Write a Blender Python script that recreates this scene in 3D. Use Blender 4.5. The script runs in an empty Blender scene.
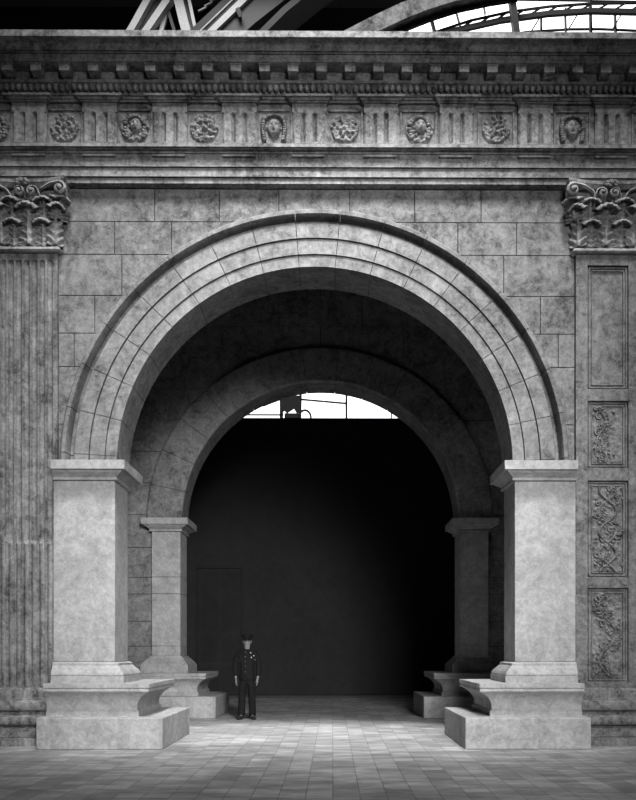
import bpy, bmesh, math, random
from math import sin, cos, pi, radians, sqrt, atan2
from mathutils import Vector, noise as mnoise

C = bpy.context.scene.collection
S = 0.0148            # metres per working unit
F = 830.0             # camera distance to the front face of the piers (working units)
CX, CZ = 17.3, 94.6   # camera x and height (working units)
random.seed(7)

def XP(px, off=0.0): return (px - 332.0) * (F - off) / F + CX
def ZP(py, off=0.0): return CZ + (650.0 - py) * (F - off) / F

# ------------------------------------------------------------------ materials
def stone(name, base, contrast=0.5, scale=1.0, rough=0.85, bump=0.25, streak=0.35, spec=0.25, dirt=0.0):
    m = bpy.data.materials.new(name); m.use_nodes = True
    nt = m.node_tree; n = nt.nodes; l = nt.links
    b = n['Principled BSDF']; b.inputs['Roughness'].default_value = rough
    b.inputs['Specular IOR Level'].default_value = spec
    tc = n.new('ShaderNodeTexCoord')
    def noise(sc, det, rg=0.6, vec=None, dist=0.0):
        t = n.new('ShaderNodeTexNoise'); t.inputs['Scale'].default_value = sc
        t.inputs['Detail'].default_value = det; t.inputs['Roughness'].default_value = rg
        t.inputs['Distortion'].default_value = dist
        l.new(vec or tc.outputs['Object'], t.inputs['Vector']); return t.outputs['Fac']
    def math_(op, a, bb):
        t = n.new('ShaderNodeMath'); t.operation = op
        for i, v in enumerate((a, bb)):
            if isinstance(v, (int, float)): t.inputs[i].default_value = v
            else: l.new(v, t.inputs[i])
        return t.outputs[0]
    mp = n.new('ShaderNodeMapping'); l.new(tc.outputs['Object'], mp.inputs['Vector'])
    mp.inputs['Scale'].default_value = (5.0, 5.0, 0.6)
    big = noise(0.9 * scale, 6, 0.65, dist=0.6)
    mid = noise(4.5 * scale, 8, 0.72, dist=0.8)
    fine = noise(38 * scale, 4, 0.7)
    stk = noise(1.3 * scale, 5, 0.6, mp.outputs['Vector'])
    mid2 = noise(13 * scale, 6, 0.7, dist=0.5)
    s = math_('MULTIPLY', math_('SUBTRACT', big, 0.5), 2.2)
    s = math_('ADD', s, math_('MULTIPLY', math_('SUBTRACT', mid, 0.5), 3.0))
    s = math_('ADD', s, math_('MULTIPLY', math_('SUBTRACT', mid2, 0.5), 2.0))
    s = math_('ADD', s, math_('MULTIPLY', math_('SUBTRACT', fine, 0.5), 1.2))
    s = math_('ADD', s, math_('MULTIPLY', math_('SUBTRACT', stk, 0.5), 2.0 * streak))
    s = math_('MULTIPLY', s, contrast)
    s = math_('ADD', s, 1.0)
    s = math_('MAXIMUM', s, 0.25)
    s = math_('MULTIPLY', s, base)
    s = math_('MINIMUM', s, 0.85)
    cb = n.new('ShaderNodeCombineColor')
    for i in range(3): l.new(s, cb.inputs[i])
    l.new(cb.outputs[0], b.inputs['Base Color'])
    if bump:
        bp = n.new('ShaderNodeBump'); bp.inputs['Strength'].default_value = bump
        bp.inputs['Distance'].default_value = 0.02
        l.new(math_('ADD', mid, math_('MULTIPLY', fine, 0.4)), bp.inputs['Height'])
        l.new(bp.outputs[0], b.inputs['Normal'])
    return m

def plain(name, v, rough=0.7, spec=0.3, metal=0.0):
    m = bpy.data.materials.new(name); m.use_nodes = True
    nt = m.node_tree; b = nt.nodes['Principled BSDF']
    t = nt.nodes.new('ShaderNodeTexNoise'); t.inputs['Scale'].default_value = 14; t.inputs['Detail'].default_value = 4
    tc = nt.nodes.new('ShaderNodeTexCoord'); nt.links.new(tc.outputs['Object'], t.inputs['Vector'])
    r = nt.nodes.new('ShaderNodeMapRange'); r.inputs[3].default_value = v * 0.75; r.inputs[4].default_value = v * 1.25
    nt.links.new(t.outputs['Fac'], r.inputs[0])
    cb = nt.nodes.new('ShaderNodeCombineColor')
    for i in range(3): nt.links.new(r.outputs[0], cb.inputs[i])
    nt.links.new(cb.outputs[0], b.inputs['Base Color'])
    b.inputs['Roughness'].default_value = rough
    b.inputs['Specular IOR Level'].default_value = spec; b.inputs['Metallic'].default_value = metal
    return m

def glow(name, v):
    m = bpy.data.materials.new(name); m.use_nodes = True
    nt = m.node_tree; b = nt.nodes['Principled BSDF']
    b.inputs['Base Color'].default_value = (0.6, 0.6, 0.6, 1)
    b.inputs['Emission Color'].default_value = (1, 1, 1, 1)
    b.inputs['Emission Strength'].default_value = v
    return m

M = {}
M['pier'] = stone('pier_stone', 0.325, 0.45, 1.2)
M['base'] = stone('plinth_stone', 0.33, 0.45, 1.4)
M['arch'] = stone('arch_stone', 0.175, 0.75, 1.2)
M['wall'] = stone('ashlar_stone', 0.155, 0.95, 1.1)
M['joint'] = stone('joint_shadow_mortar', 0.03, 0.3, 1.0)
M['entab'] = stone('entablature_stone', 0.18, 1.05, 1.6, streak=0.6)
M['pil'] = stone('pilaster_stone', 0.165, 0.95, 1.4, streak=1.2)
M['panel'] = stone('panel_stone', 0.155, 0.95, 1.4)
M['cap'] = stone('capital_stone', 0.26, 0.9, 1.8)
M['inner'] = stone('inner_wall_stone', 0.17, 0.8, 1.2)
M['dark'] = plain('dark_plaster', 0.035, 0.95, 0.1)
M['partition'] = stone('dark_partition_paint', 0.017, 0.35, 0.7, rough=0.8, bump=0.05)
M['roof'] = plain('dark_roof_boards', 0.03, 0.9, 0.1)
M['pale'] = plain('pale_painted_iron', 0.62, 0.6)
M['rib'] = stone('worn_pale_rib_paint', 0.30, 0.9, 0.5)
M['greyiron'] = plain('grey_painted_iron', 0.10, 0.6)
M['iron'] = plain('dark_iron', 0.05, 0.6)
M['glass'] = glow('bright_sky_glass', 5.0)
M['uniform'] = plain('dark_uniform_cloth', 0.010, 0.85, 0.15)
M['trouser'] = plain('dark_trouser_cloth', 0.009, 0.85, 0.15)
M['skin'] = plain('skin', 0.2, 0.6)
M['hair'] = plain('dark_hair', 0.012, 0.7)
M['shoe'] = plain('black_leather', 0.012, 0.4, 0.4)
M['button'] = plain('dull_button_metal', 0.12, 0.4, 0.5, 0.6)
M['medal'] = plain('bright_medal_metal', 0.55, 0.35, 0.5, 0.3)

def floor_material():
    m = bpy.data.materials.new('paved_floor'); m.use_nodes = True
    nt = m.node_tree; n = nt.nodes; l = nt.links
    b = n['Principled BSDF']
    tc = n.new('ShaderNodeTexCoord')
    br = n.new('ShaderNodeTexBrick'); br.offset = 0.0; br.offset_frequency = 1
    br.inputs['Scale'].default_value = 1.0
    br.inputs['Brick Width'].default_value = 0.26; br.inputs['Row Height'].default_value = 0.26
    br.inputs['Mortar Size'].default_value = 0.007; br.inputs['Mortar Smooth'].default_value = 0.3
    br.inputs['Bias'].default_value = -0.05
    br.inputs['Color1'].default_value = (0.37,) * 3 + (1,)
    br.inputs['Color2'].default_value = (0.23,) * 3 + (1,)
    br.inputs['Mortar'].default_value = (0.20,) * 3 + (1,)
    l.new(tc.outputs['Object'], br.inputs['Vector'])
    def noise(sc, det, sxyz=None):
        t = n.new('ShaderNodeTexNoise'); t.inputs['Scale'].default_value = sc; t.inputs['Detail'].default_value = det
        t.inputs['Roughness'].default_value = 0.65
        if sxyz:
            mp = n.new('ShaderNodeMapping'); mp.inputs['Scale'].default_value = sxyz
            l.new(tc.outputs['Object'], mp.inputs['Vector']); l.new(mp.outputs[0], t.inputs['Vector'])
        else: l.new(tc.outputs['Object'], t.inputs['Vector'])
        return t.outputs['Fac']
    def mr(x, a, c):
        r = n.new('ShaderNodeMapRange'); r.inputs[1].default_value = 0.3; r.inputs[2].default_value = 0.7
        r.inputs[3].default_value = a; r.inputs[4].default_value = c; l.new(x, r.inputs[0]); return r.outputs[0]
    f1 = mr(noise(0.7, 5), 0.62, 1.35); f2 = mr(noise(3.2, 7, (0.55, 1.6, 1)), 0.6, 1.4)
    mu = n.new('ShaderNodeMath'); mu.operation = 'MULTIPLY'; l.new(f1, mu.inputs[0]); l.new(f2, mu.inputs[1])
    vm = n.new('ShaderNodeVectorMath'); vm.operation = 'SCALE'
    l.new(br.outputs['Color'], vm.inputs[0]); l.new(mu.outputs[0], vm.inputs['Scale'])
    l.new(vm.outputs[0], b.inputs['Base Color'])
    b.inputs['Roughness'].default_value = 0.62; b.inputs['Specular IOR Level'].default_value = 0.3
    bp = n.new('ShaderNodeBump'); bp.inputs['Strength'].default_value = 0.35; bp.inputs['Distance'].default_value = 0.01
    l.new(br.outputs['Fac'], bp.inputs['Height']); bp.invert = True
    l.new(bp.outputs[0], b.inputs['Normal'])
    return m
M['floor'] = floor_material()

# ------------------------------------------------------------------ mesh building
ROOT = {}
def link(o, parent=None):
    C.objects.link(o)
    if parent is not None: o.parent = parent
    return o

def empty(name, loc, label=None, cat=None, group=None):
    o = bpy.data.objects.new(name, None); C.objects.link(o)
    o.empty_display_size = 0.2
    o.location = Vector(loc) * S
    ROOT[o] = Vector(loc)
    if label: o['label'] = label; o['category'] = cat
    if group: o['group'] = group
    return o

class MB:
    def __init__(s): s.v = []; s.f = []
    def add(s, vs, fs):
        k = len(s.v); s.v += [tuple(p) for p in vs]; s.f += [tuple(i + k for i in q) for q in fs]
    def box(s, x0, x1, y0, y1, z0, z1):
        s.add([(x0,y0,z0),(x1,y0,z0),(x1,y1,z0),(x0,y1,z0),(x0,y0,z1),(x1,y0,z1),(x1,y1,z1),(x0,y1,z1)],
              [(0,3,2,1),(4,5,6,7),(0,1,5,4),(1,2,6,5),(2,3,7,6),(3,0,4,7)]); return s
    def loft(s, rect, layers, mul=(1,1,1,1)):
        x0, x1, y0, y1 = rect; ml, mr, mf, mbk = mul
        vs = []; fs = []
        for o, z in layers:
            vs += [(x0-o*ml,y0-o*mf,z),(x1+o*mr,y0-o*mf,z),(x1+o*mr,y1+o*mbk,z),(x0-o*ml,y1+o*mbk,z)]
        n = len(layers)
        for i in range(n-1):
            for j in range(4):
                a = i*4+j; b = i*4+(j+1)%4
                fs.append((a, b, b+4, a+4))
        fs.append((3,2,1,0)); k = (n-1)*4; fs.append((k,k+1,k+2,k+3))
        s.add(vs, fs); return s
    def extx(s, prof, x0, x1):
        n = len(prof)
        vs = [(x0,y,z) for y,z in prof] + [(x1,y,z) for y,z in prof]
        fs = [(i,(i+1)%n,n+(i+1)%n,n+i) for i in range(n)]
        fs += [tuple(range(n))[::-1], tuple(range(n,2*n))]
        s.add(vs, fs); return s
    def arc(s, prof, a0, a1, cz, cx=0, seg=8):
        # prof = closed loop of (r,y); angle measured from vertical, clockwise positive to +x
        n = len(prof); vs = []
        for k in range(seg+1):
            a = a0 + (a1-a0)*k/seg
            vs += [(cx + r*sin(a), y, cz + r*cos(a)) for r, y in prof]
        fs = []
        for k in range(seg):
            for i in range(n):
                j = (i+1) % n
                fs.append((k*n+i, k*n+j, (k+1)*n+j, (k+1)*n+i))
        fs += [tuple(range(n))[::-1], tuple(range(seg*n, seg*n+n))]
        s.add(vs, fs); return s
    def tube(s, pts, rad, seg=6, flat=1.0):
        pts = [Vector(p) for p in pts]; n = len(pts)
        if not isinstance(rad, (list, tuple)): rad = [rad]*n
        vs = []; up0 = None
        for i, p in enumerate(pts):
            t = (pts[min(i+1,n-1)] - pts[max(i-1,0)]).normalized()
            if up0 is None:
                up0 = Vector((0,1,0)) if abs(t.y) < 0.9 else Vector((1,0,0))
            a = (up0 - t*up0.dot(t)).normalized(); b = t.cross(a); up0 = a
            for k in range(seg):
                th = 2*pi*k/seg
                vs.append(p + a*(cos(th)*rad[i]*flat) + b*(sin(th)*rad[i]))
        fs = []
        for i in range(n-1):
            for k in range(seg):
                k2 = (k+1) % seg
                fs.append((i*seg+k, i*seg+k2, (i+1)*seg+k2, (i+1)*seg+k))
        fs += [tuple(range(seg))[::-1], tuple(range((n-1)*seg, n*seg))]
        s.add(vs, fs); return s
    def ell(s, c, r, nu=10, nv=7):
        if not isinstance(r, (list, tuple)): r = (r, r, r)
        vs = [(c[0],c[1],c[2]-r[2])]
        for j in range(1, nv):
            ph = -pi/2 + pi*j/nv
            for i in range(nu):
                th = 2*pi*i/nu
                vs.append((c[0]+r[0]*cos(ph)*cos(th), c[1]+r[1]*cos(ph)*sin(th), c[2]+r[2]*sin(ph)))
        vs.append((c[0],c[1],c[2]+r[2])); fs = []
        for i in range(nu): fs.append((0, 1+(i+1)%nu, 1+i))
        for j in range(nv-2):
            for i in range(nu):
                a = 1+j*nu+i; b = 1+j*nu+(i+1)%nu
                fs.append((a, b, b+nu, a+nu))
        k = 1+(nv-2)*nu
        for i in range(nu): fs.append((k+i, k+(i+1)%nu, len(vs)-1))
        s.add(vs, fs); return s
    def relief(s, xs, zs, fn, yb, back):
        # solid slab: front y = yb - fn(x,z), back at y = back
        nx, nz = len(xs), len(zs)
        vs = [(x, yb - fn(x, z), z) for z in zs for x in xs]
        fs = [(j*nx+i, j*nx+i+1, (j+1)*nx+i+1, (j+1)*nx+i) for j in range(nz-1) for i in range(nx-1)]
        rim = [i for i in range(nx)] + [j*nx+nx-1 for j in range(1, nz)] + \
              [(nz-1)*nx+i for i in range(nx-2, -1, -1)] + [j*nx for j in range(nz-2, 0, -1)]
        k = len(vs); vs += [(vs[i][0], back, vs[i][2]) for i in rim]
        m = len(rim)
        for i in range(m):
            j = (i+1) % m
            fs.append((rim[j], rim[i], k+i, k+j))
        fs.append(tuple(range(k, k+m))[::-1])
        s.add(vs, fs); return s
    def prism(s, poly, y0, y1):
        n = len(poly)
        vs = [(x, y0, z) for x, z in poly] + [(x, y1, z) for x, z in poly]
        fs = [(i, (i+1) % n, n+(i+1) % n, n+i) for i in range(n)]
        fs += [tuple(range(n))[::-1], tuple(range(n, 2*n))]
        s.add(vs, fs); return s
    def mirror(s):
        s.v = [(-x, y, z) for x, y, z in s.v]; s.f = [q[::-1] for q in s.f]; return s
    def build(s, name, mat, parent=None, smooth=None, bevel=0, solid=0, pivot=None, fix=True):
        o0 = Vector((0,0,0))
        if parent is not None:
            q = parent
            while q is not None:
                o0 = o0 + ROOT.get(q, Vector((0,0,0))); q = q.parent
        elif pivot is not None: o0 = Vector(pivot)
        me = bpy.data.meshes.new(name)
        me.from_pydata([(Vector(p) - o0) * S for p in s.v], [], s.f)
        me.validate(); me.update()
        if fix:
            bm = bmesh.new(); bm.from_mesh(me); bmesh.ops.recalc_face_normals(bm, faces=bm.faces); bm.to_mesh(me); bm.free()
        me.materials.append(mat)
        if smooth:
            me.polygons.foreach_set('use_smooth', [True]*len(me.polygons))
            me.set_sharp_from_angle(angle=radians(smooth))
        o = bpy.data.objects.new(name, me); link(o, parent)
        if parent is None and pivot is not None: o.location = o0 * S
        if solid:
            md = o.modifiers.new('thickness', 'SOLIDIFY'); md.thickness = solid*S; md.offset = -1
        if bevel:
            md = o.modifiers.new('bevel', 'BEVEL'); md.width = bevel*S; md.segments = 2; md.limit_method = 'ANGLE'
            md.angle_limit = radians(40); md.harden_normals = False
        return o

def tag(o, label, cat, group=None, kind=None):
    o['label'] = label; o['category'] = cat
    if group: o['group'] = group
    if kind: o['kind'] = kind
    return o
def struct(o, label=None, cat=None):
    o['kind'] = 'structure'
    if label: o['label'] = label; o['category'] = cat
    return o

def boolean_cut(o, cutter, op='DIFFERENCE'):
    md = o.modifiers.new('cut', 'BOOLEAN'); md.operation = op; md.object = cutter; md.solver = 'EXACT'
    dg = bpy.context.evaluated_depsgraph_get(); dg.update()
    me = bpy.data.meshes.new_from_object(o.evaluated_get(dg))
    o.modifiers.remove(md); old = o.data; o.data = me; me.name = old.name
    return o

def arch_cutter(r, cz, y0, y1, xw, zlow):
    n = 96; poly = [(-xw, zlow), (xw, zlow), (xw, cz-0.2), (r, cz)]
    poly += [(r*sin(a), cz + r*cos(a)) for a in [pi/2 - pi*k/n for k in range(1, n+1)]] + [(-xw, cz-0.2)]
    return MB().prism(poly, y0, y1).build('cutter', M['joint'])

SPR = 280.0    # springing height
RIN = 198.0
GAP = 0.85

# ------------------------------------------------------------------ ground
fl = MB().box(-1500, 1500, -1150, 1620, -12, 0).build('floor', M['floor']); struct(fl, 'paved floor of square grey tiles in the hall', 'floor')

# ------------------------------------------------------------------ the two walls
def wall(name, yf, yb, courses, joints, xw, rcut, xin, top, label, mat):
    bk = MB()
    for i in range(len(courses)-1):
        z0, z1 = courses[i], courses[i+1]
        xs = [-xw] + sorted(joints[i]) + [xw]
        for k in range(len(xs)-1):
            bk.box(xs[k]+GAP/2, xs[k+1]-GAP/2, yf, yf+4, z0+GAP/2, z1-GAP/2)
    core = MB().box(-480, 480, yf+3, yb, 0, top)
    o1 = bk.build('stones', mat); o2 = core.build('core', M['joint'])
    ct = arch_cutter(rcut, SPR, yf-60, yb+60, xin, -20)
    boolean_cut(o1, ct); boolean_cut(o2, ct)
    bpy.data.objects.remove(ct)
    # join the two shells into one wall mesh
    bm = bmesh.new(); bm.from_mesh(o1.data)
    n1 = len(bm.faces); bm.from_mesh(o2.data)
    bm.faces.ensure_lookup_table()
    me = bpy.data.meshes.new(name)
    for i, f in enumerate(bm.faces): f.material_index = 0 if i < n1 else 1
    bm.to_mesh(me); bm.free()
    me.materials.append(mat); me.materials.append(M['joint'])
    o = bpy.data.objects.new(name, me); link(o)
    bpy.data.objects.remove(o1); bpy.data.objects.remove(o2)
    struct(o, label, 'wall'); return o

cF = [0, 60, 120, 180, 230, 280, 322, 380, 413.6, 451.6, 493, 526, 559]
jF = [[], [], [], [], [], [], [], [-242.7, 245.3], [-222, 227.3], [-194.7, 190.3], [-202, -144.7, 143.9, 203.3],
      [-161.7, -96.7, -36.7, 34.8, 100.3, 167.3]]
# courses above 380: 380-413.6 (row5), 413.6-451.6 (row4), 451.6-493 (row3), 493-526 (row2), 526-559 (row1)
wall('wall_front', 7, 53, cF, jF, 300, 247, 262.7, 559.3, 'grey ashlar wall around the front arch', M['wall'])
cB = [0, 50, 100, 136, 175, 199, 242, 289, 335, 380, 425, 470, 515, 560, 605, 650, 690]
jB = [[-330, 320] if i % 2 else [-300, -390, 300, 380] for i in range(16)]
for i in range(11, 16): jB[i] += ([-180, -60, 60, 180] if i % 2 else [-240, -120, 0, 120, 240])
wall('wall_back', 364, 410, cB, jB, 470, 247, 241.4, 690, 'inner ashlar wall around the second arch', M['inner'])
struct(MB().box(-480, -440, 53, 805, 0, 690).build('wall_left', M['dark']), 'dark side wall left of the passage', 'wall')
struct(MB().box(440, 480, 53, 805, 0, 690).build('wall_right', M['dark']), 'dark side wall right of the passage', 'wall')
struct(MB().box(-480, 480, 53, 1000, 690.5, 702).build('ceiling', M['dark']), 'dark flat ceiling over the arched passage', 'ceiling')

# ------------------------------------------------------------------ piers
def pier(sx, y0, front, label):
    xo = 261.2 if front else 241.0
    root = empty('stone_pier', (sx*231, y0+26, 0), label, 'pier', 'piers carrying the arches')
    # built for the left side (negative x): inner edge at -200
    rect = (-xo, -200.0, y0, y0+53.0)
    mo = (-0.12, 1, 1, 1) if front else (1, 1, 1, 1)
    def fin(mb):
        return mb.mirror() if sx > 0 else mb
    mb = MB().loft((-xo, -200, y0, y0+53), [(55.5, 0), (55.5, 30.3)] if False else [(0, 0), (0, 30.3)])
    ext = 2.0 if front else 30
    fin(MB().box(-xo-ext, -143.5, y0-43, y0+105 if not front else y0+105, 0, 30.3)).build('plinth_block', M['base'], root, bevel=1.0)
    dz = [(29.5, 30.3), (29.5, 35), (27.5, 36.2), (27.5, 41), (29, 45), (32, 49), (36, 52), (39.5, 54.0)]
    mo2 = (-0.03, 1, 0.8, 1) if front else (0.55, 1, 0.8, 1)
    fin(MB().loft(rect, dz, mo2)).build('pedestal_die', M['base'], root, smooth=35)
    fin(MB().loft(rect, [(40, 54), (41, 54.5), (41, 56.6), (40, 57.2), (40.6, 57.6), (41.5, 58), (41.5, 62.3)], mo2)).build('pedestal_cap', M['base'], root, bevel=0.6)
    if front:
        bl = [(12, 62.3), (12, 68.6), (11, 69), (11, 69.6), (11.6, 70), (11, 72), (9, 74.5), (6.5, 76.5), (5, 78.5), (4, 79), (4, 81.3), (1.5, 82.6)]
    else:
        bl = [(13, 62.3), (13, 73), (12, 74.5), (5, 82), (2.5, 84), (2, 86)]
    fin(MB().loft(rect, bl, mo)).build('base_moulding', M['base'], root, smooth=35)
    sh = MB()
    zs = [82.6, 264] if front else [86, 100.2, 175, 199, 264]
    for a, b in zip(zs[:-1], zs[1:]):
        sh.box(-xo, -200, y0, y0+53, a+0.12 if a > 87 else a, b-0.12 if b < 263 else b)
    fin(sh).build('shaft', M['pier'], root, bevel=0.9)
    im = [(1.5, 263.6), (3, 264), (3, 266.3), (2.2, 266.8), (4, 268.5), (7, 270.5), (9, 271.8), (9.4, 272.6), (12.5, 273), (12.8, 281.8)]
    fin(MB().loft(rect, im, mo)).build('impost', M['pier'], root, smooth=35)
    return root
pier(-1, 0, True, 'front left pier, brightly lit, beside the fluted pilaster')
pier(1, 0, True, 'front right pier, beside the pilaster with carved panels')
pier(-1, 357, False, 'smaller-looking inner left pier, lit, behind the standing person')
pier(1, 357, False, 'inner right pier in deep shadow, behind the front right pier')

# ------------------------------------------------------------------ archivolts
def arch(y0, front, label):
    root = empty('round_arch', (0, y0+26, SPR), label, 'arch')
    if front:
        pf = [(198, 52), (198, 0), (209.2, 0), (209.2, 2.2), (210.0, 2.2), (210.0, -1.5), (224.6, -1.5), (224.6, 1.5), (225.5, 1.5),
              (225.5, -3), (239.5, -3), (240.5, -1), (241.2, 5.5), (245.8, 5.5), (246.4, -5), (247.4, -8), (251, -8), (252.4, -6), (252.4, 9), (247, 9), (247, 52)]
    else:
        pf = [(198, 52), (198, 3), (201, 0), (246, 0), (249, 2), (249, 9), (247, 9), (247, 52)]
    n = 19 if front else 17
    if front:
        edges = [-92.0] + [-88.2+10.4*k for k in range(0)]
        ks = list(range(-8, 10)); edges = [-4.6 + 10.38*k for k in range(-8, 10)]
        edges = [-90.0] + [e for e in edges if -89 < e < 89] + [90.0]
    else:
        edges = [-90 + 180*k/15 for k in range(16)]
    g = 0.08
    for a, b in zip(edges[:-1], edges[1:]):
        aa = radians(a + (g if a > -89.9 else 0)); bb = radians(b - (g if b < 89.9 else 0))
        mb = MB().arc([(r, y0+y) for r, y in pf], aa, bb, SPR, 0, max(2, int((b-a)/1.6)))
        nm = 'keystone' if a < 0 < b and front else 'voussoir'
        mb.build(nm, M['arch'] if front else M['inner'], root, smooth=28)
    # dark mortar core that the joints open onto
    MB().arc([(200, y0+50), (200, y0+6.5), (245, y0+6.5), (245, y0+50)], radians(-89.9), radians(89.9), SPR, 0, 90).build('mortar_core', M['joint'], root, smooth=28)
    return root
arch(0, True, 'front round arch of jointed stones with three stepped bands')
arch(357, False, 'plain inner round arch seen through the front arch')

# ------------------------------------------------------------------ capitals
def leaf(mb, cx, zb, h, w, proj, y0, az=0.0, curl=0.13, nu=25, nv=34):
    vs = []
    o = Vector((sin(az), -cos(az), 0)); sd = Vector((cos(az), sin(az), 0))
    rc = h*curl; vb = 0.72
    for j in range(nv+1):
        v = j/nv
        if v < vb:
            t = v/vb; z = (h - rc)*t; out = proj*0.35*t**2.5
            k = 0.0
            wd = w*(0.86 - 0.34*max(0.0, (t-0.35)/0.65)**1.3 + 0.44*max(0.0, (t-0.80)/0.20)**1.5)
        else:
            k = (v-vb)/(1-vb); a = k*radians(168)
            z = (h-rc) + rc*sin(a); out = proj*0.35 + rc*1.5*(1-cos(a))
            wd = w*(0.96 + 0.06*sin(pi*k) - 0.30*k**3)
        wd *= 1 - (0.16 if v < vb else 0.05)*(0.5-0.5*cos(v*6.0*2*pi))
        for i in range(nu):
            u = -1 + 2*i/(nu-1); au = abs(u)
            x = u*wd/2
            fr = sin((v*6.0 - au*0.9)*2*pi)*0.085*w*min(1, au*2.2)*(1-k)
            mid = 0.10*w*math.exp(-(u/0.16)**2)*(1-0.6*k)
            p = out + 1.4 + fr + mid - 0.10*w*au*au*(1-k) - 0.16*w*au*au*k
            zz = z - 0.05*h*au**2*(1-k)*v - 0.10*h*au**2*k - 0.018*h*cos(u*2.5*2*pi)*k
            q = Vector((cx, y0, zb)) + sd*x + o*p + Vector((0, 0, zz))
            vs.append(tuple(q))
    fs = [(j*nu+i, j*nu+i+1, (j+1)*nu+i+1, (j+1)*nu+i) for j in range(nv) for i in range(nu-1)]
    mb.add(vs, fs)

def spiral(cx, y, cz, r0, turns, start, sgn, n=44, lift=3.0):
    pts = []
    for k in range(n+1):
        t = k/n; a = start + sgn*2*pi*turns*t; r = r0*(1-0.88*t)
        pts.append((cx + r*cos(a), y - lift*t, cz + r*sin(a)))
    return pts

def capital(root, cx, hw, yf, zb, zt):
    H = zt - zb; ps = -cx*0.011
    cap = empty_part('capital', root)
    # bell
    MB().loft((cx-hw, cx+hw, yf, yf+6), [(0, zb), (0, zb+H*0.35), (1.2, zb+H*0.6), (4, zb+H*0.80), (6.5, zb+H*0.86)], (1,1,0.8,0)).build('bell', M['cap'], cap, smooth=40)
    a = MB(); a.loft((cx-hw-1.5, cx+hw+1.5, yf-2, yf+6), [(0, zb-5.2), (1.6, zb-4.6), (2.4, zb-3.2), (1.6, zb-1.2), (0.2, zb)], (1,1,1,0)).build('astragal', M['cap'], cap, smooth=50)
    # abacus with concave front and clipped corners
    prof = []
    n = 24; ah = hw + 11.5
    front = []
    for i in range(n+1):
        x = -ah + 2*ah*i/n
        front.append((x, yf - 9 - 8*(abs(x)/ah)**2.2))
    vs = []; layers = [(zt-7, -2.0), (zt-5.5, -1.0), (zt-3.8, 0.2), (zt-3.4, -0.8), (zt-3, 0.4), (zt-0.3, 1.0)]
    for z, o in layers:
        vs += [(cx + x*(1+o/ah), y - o, z) for x, y in front] + [(cx+ah+o-2, yf+6, z), (cx-ah-o+2, yf+6, z)]
    m = n+3; fs = []
    for j in range(len(layers)-1):
        for i in range(m):
            k = (i+1) % m
            fs.append((j*m+i, j*m+k, (j+1)*m+k, (j+1)*m+i))
    fs += [tuple(range(m))[::-1], tuple(range((len(layers)-1)*m, len(layers)*m))]
    ab = MB(); ab.add(vs, fs); ab.build('abacus', M['cap'], cap, smooth=35)
    q = hw/31.0
    for dx in (-14.5, 14.5):
        l = MB(); leaf(l, cx+ps+dx*q, zb, 24.5, 22*q, 4, yf, 0, 0.12); l.build('acanthus_leaf', M['cap'], cap, smooth=80, solid=1.0, fix=False)
    for dx, az, w in ((-26, -0.45, 20), (0, 0, 29), (26, 0.45, 20)):
        l = MB(); leaf(l, cx+ps+dx*q, zb+2, 37.5, w*q, 5, yf-0.5, az, 0.10); l.build('acanthus_leaf', M['cap'], cap, smooth=80, solid=1.0, fix=False)
    for dx, az in ((-15.5, -0.15), (15.5, 0.15)):
        l = MB(); leaf(l, cx+ps+dx*q, zb+22, 23, 27*q, 7, yf-1, az, 0.12); l.build('acanthus_leaf', M['cap'], cap, smooth=80, solid=1.0, fix=False)
    for sg in (-1, 1):
        l = MB(); leaf(l, cx+sg*33*q, zb+27, 19, 22*q, 8, yf-2, sg*0.6, 0.16); l.build('acanthus_leaf', M['cap'], cap, smooth=80, solid=1.0, fix=False)
        v = MB()
        c0 = (cx+sg*(hw+7.0), yf-15, zb+51.2)
        pts = [(cx+sg*(hw-20), yf-5, zb+46), (cx+sg*(hw-14), yf-8, zb+54), (cx+sg*(hw-3), yf-12, zb+57.5)]
        sp = spiral(c0[0], c0[1], c0[2], 6.6, 1.5, pi/2 + sg*0.35, -sg)
        v.tube(pts + sp, [1.0, 1.5, 1.7] + [1.7-0.7*k/44 for k in range(45)], 6, 1.5)
        v.ell((c0[0], c0[1]-3.5, c0[2]), 1.6, 8, 6)
        v.box(c0[0]-4.8, c0[0]+4.8, c0[1]+0.5, c0[1]+10, c0[2]-4.8, c0[2]+4.8)
        v.build('volute', M['cap'], cap, smooth=60)
        v = MB()
        cc = cx; cx = cx+ps; c0 = (cx+sg*6.2, yf-11, zb+50.5)
        pts = [(cx+sg*13, yf-5, zb+40), (cx+sg*13, yf-8, zb+49), (cx+sg*10, yf-10, zb+55.2)]
        v.tube(pts + spiral(c0[0], c0[1], c0[2], 5.2, 1.35, pi/2 - sg*0.3, sg), 1.0, 6, 1.5)
        v.ell((c0[0], c0[1]-3.2, c0[2]), 1.2, 8, 6)
        v.build('helix', M['cap'], cap, smooth=60); cx = cc
    fw = MB()
    for k in range(7):
        th = 2*pi*k/7
        fw.ell((cx+4.6*cos(th), yf-12, zb+59.5+2.6*sin(th)), (2.6, 1.6, 1.7), 8, 6)
    fw.ell((cx, yf-13, zb+59.5), (2.2, 2.2, 2.2), 8, 6)
    fw.build('fleuron', M['cap'], cap, smooth=60)

def empty_part(name, root):
    o = bpy.data.objects.new(name, None); C.objects.link(o); o.parent = root; o.empty_display_size = 0.1
    return o

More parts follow.
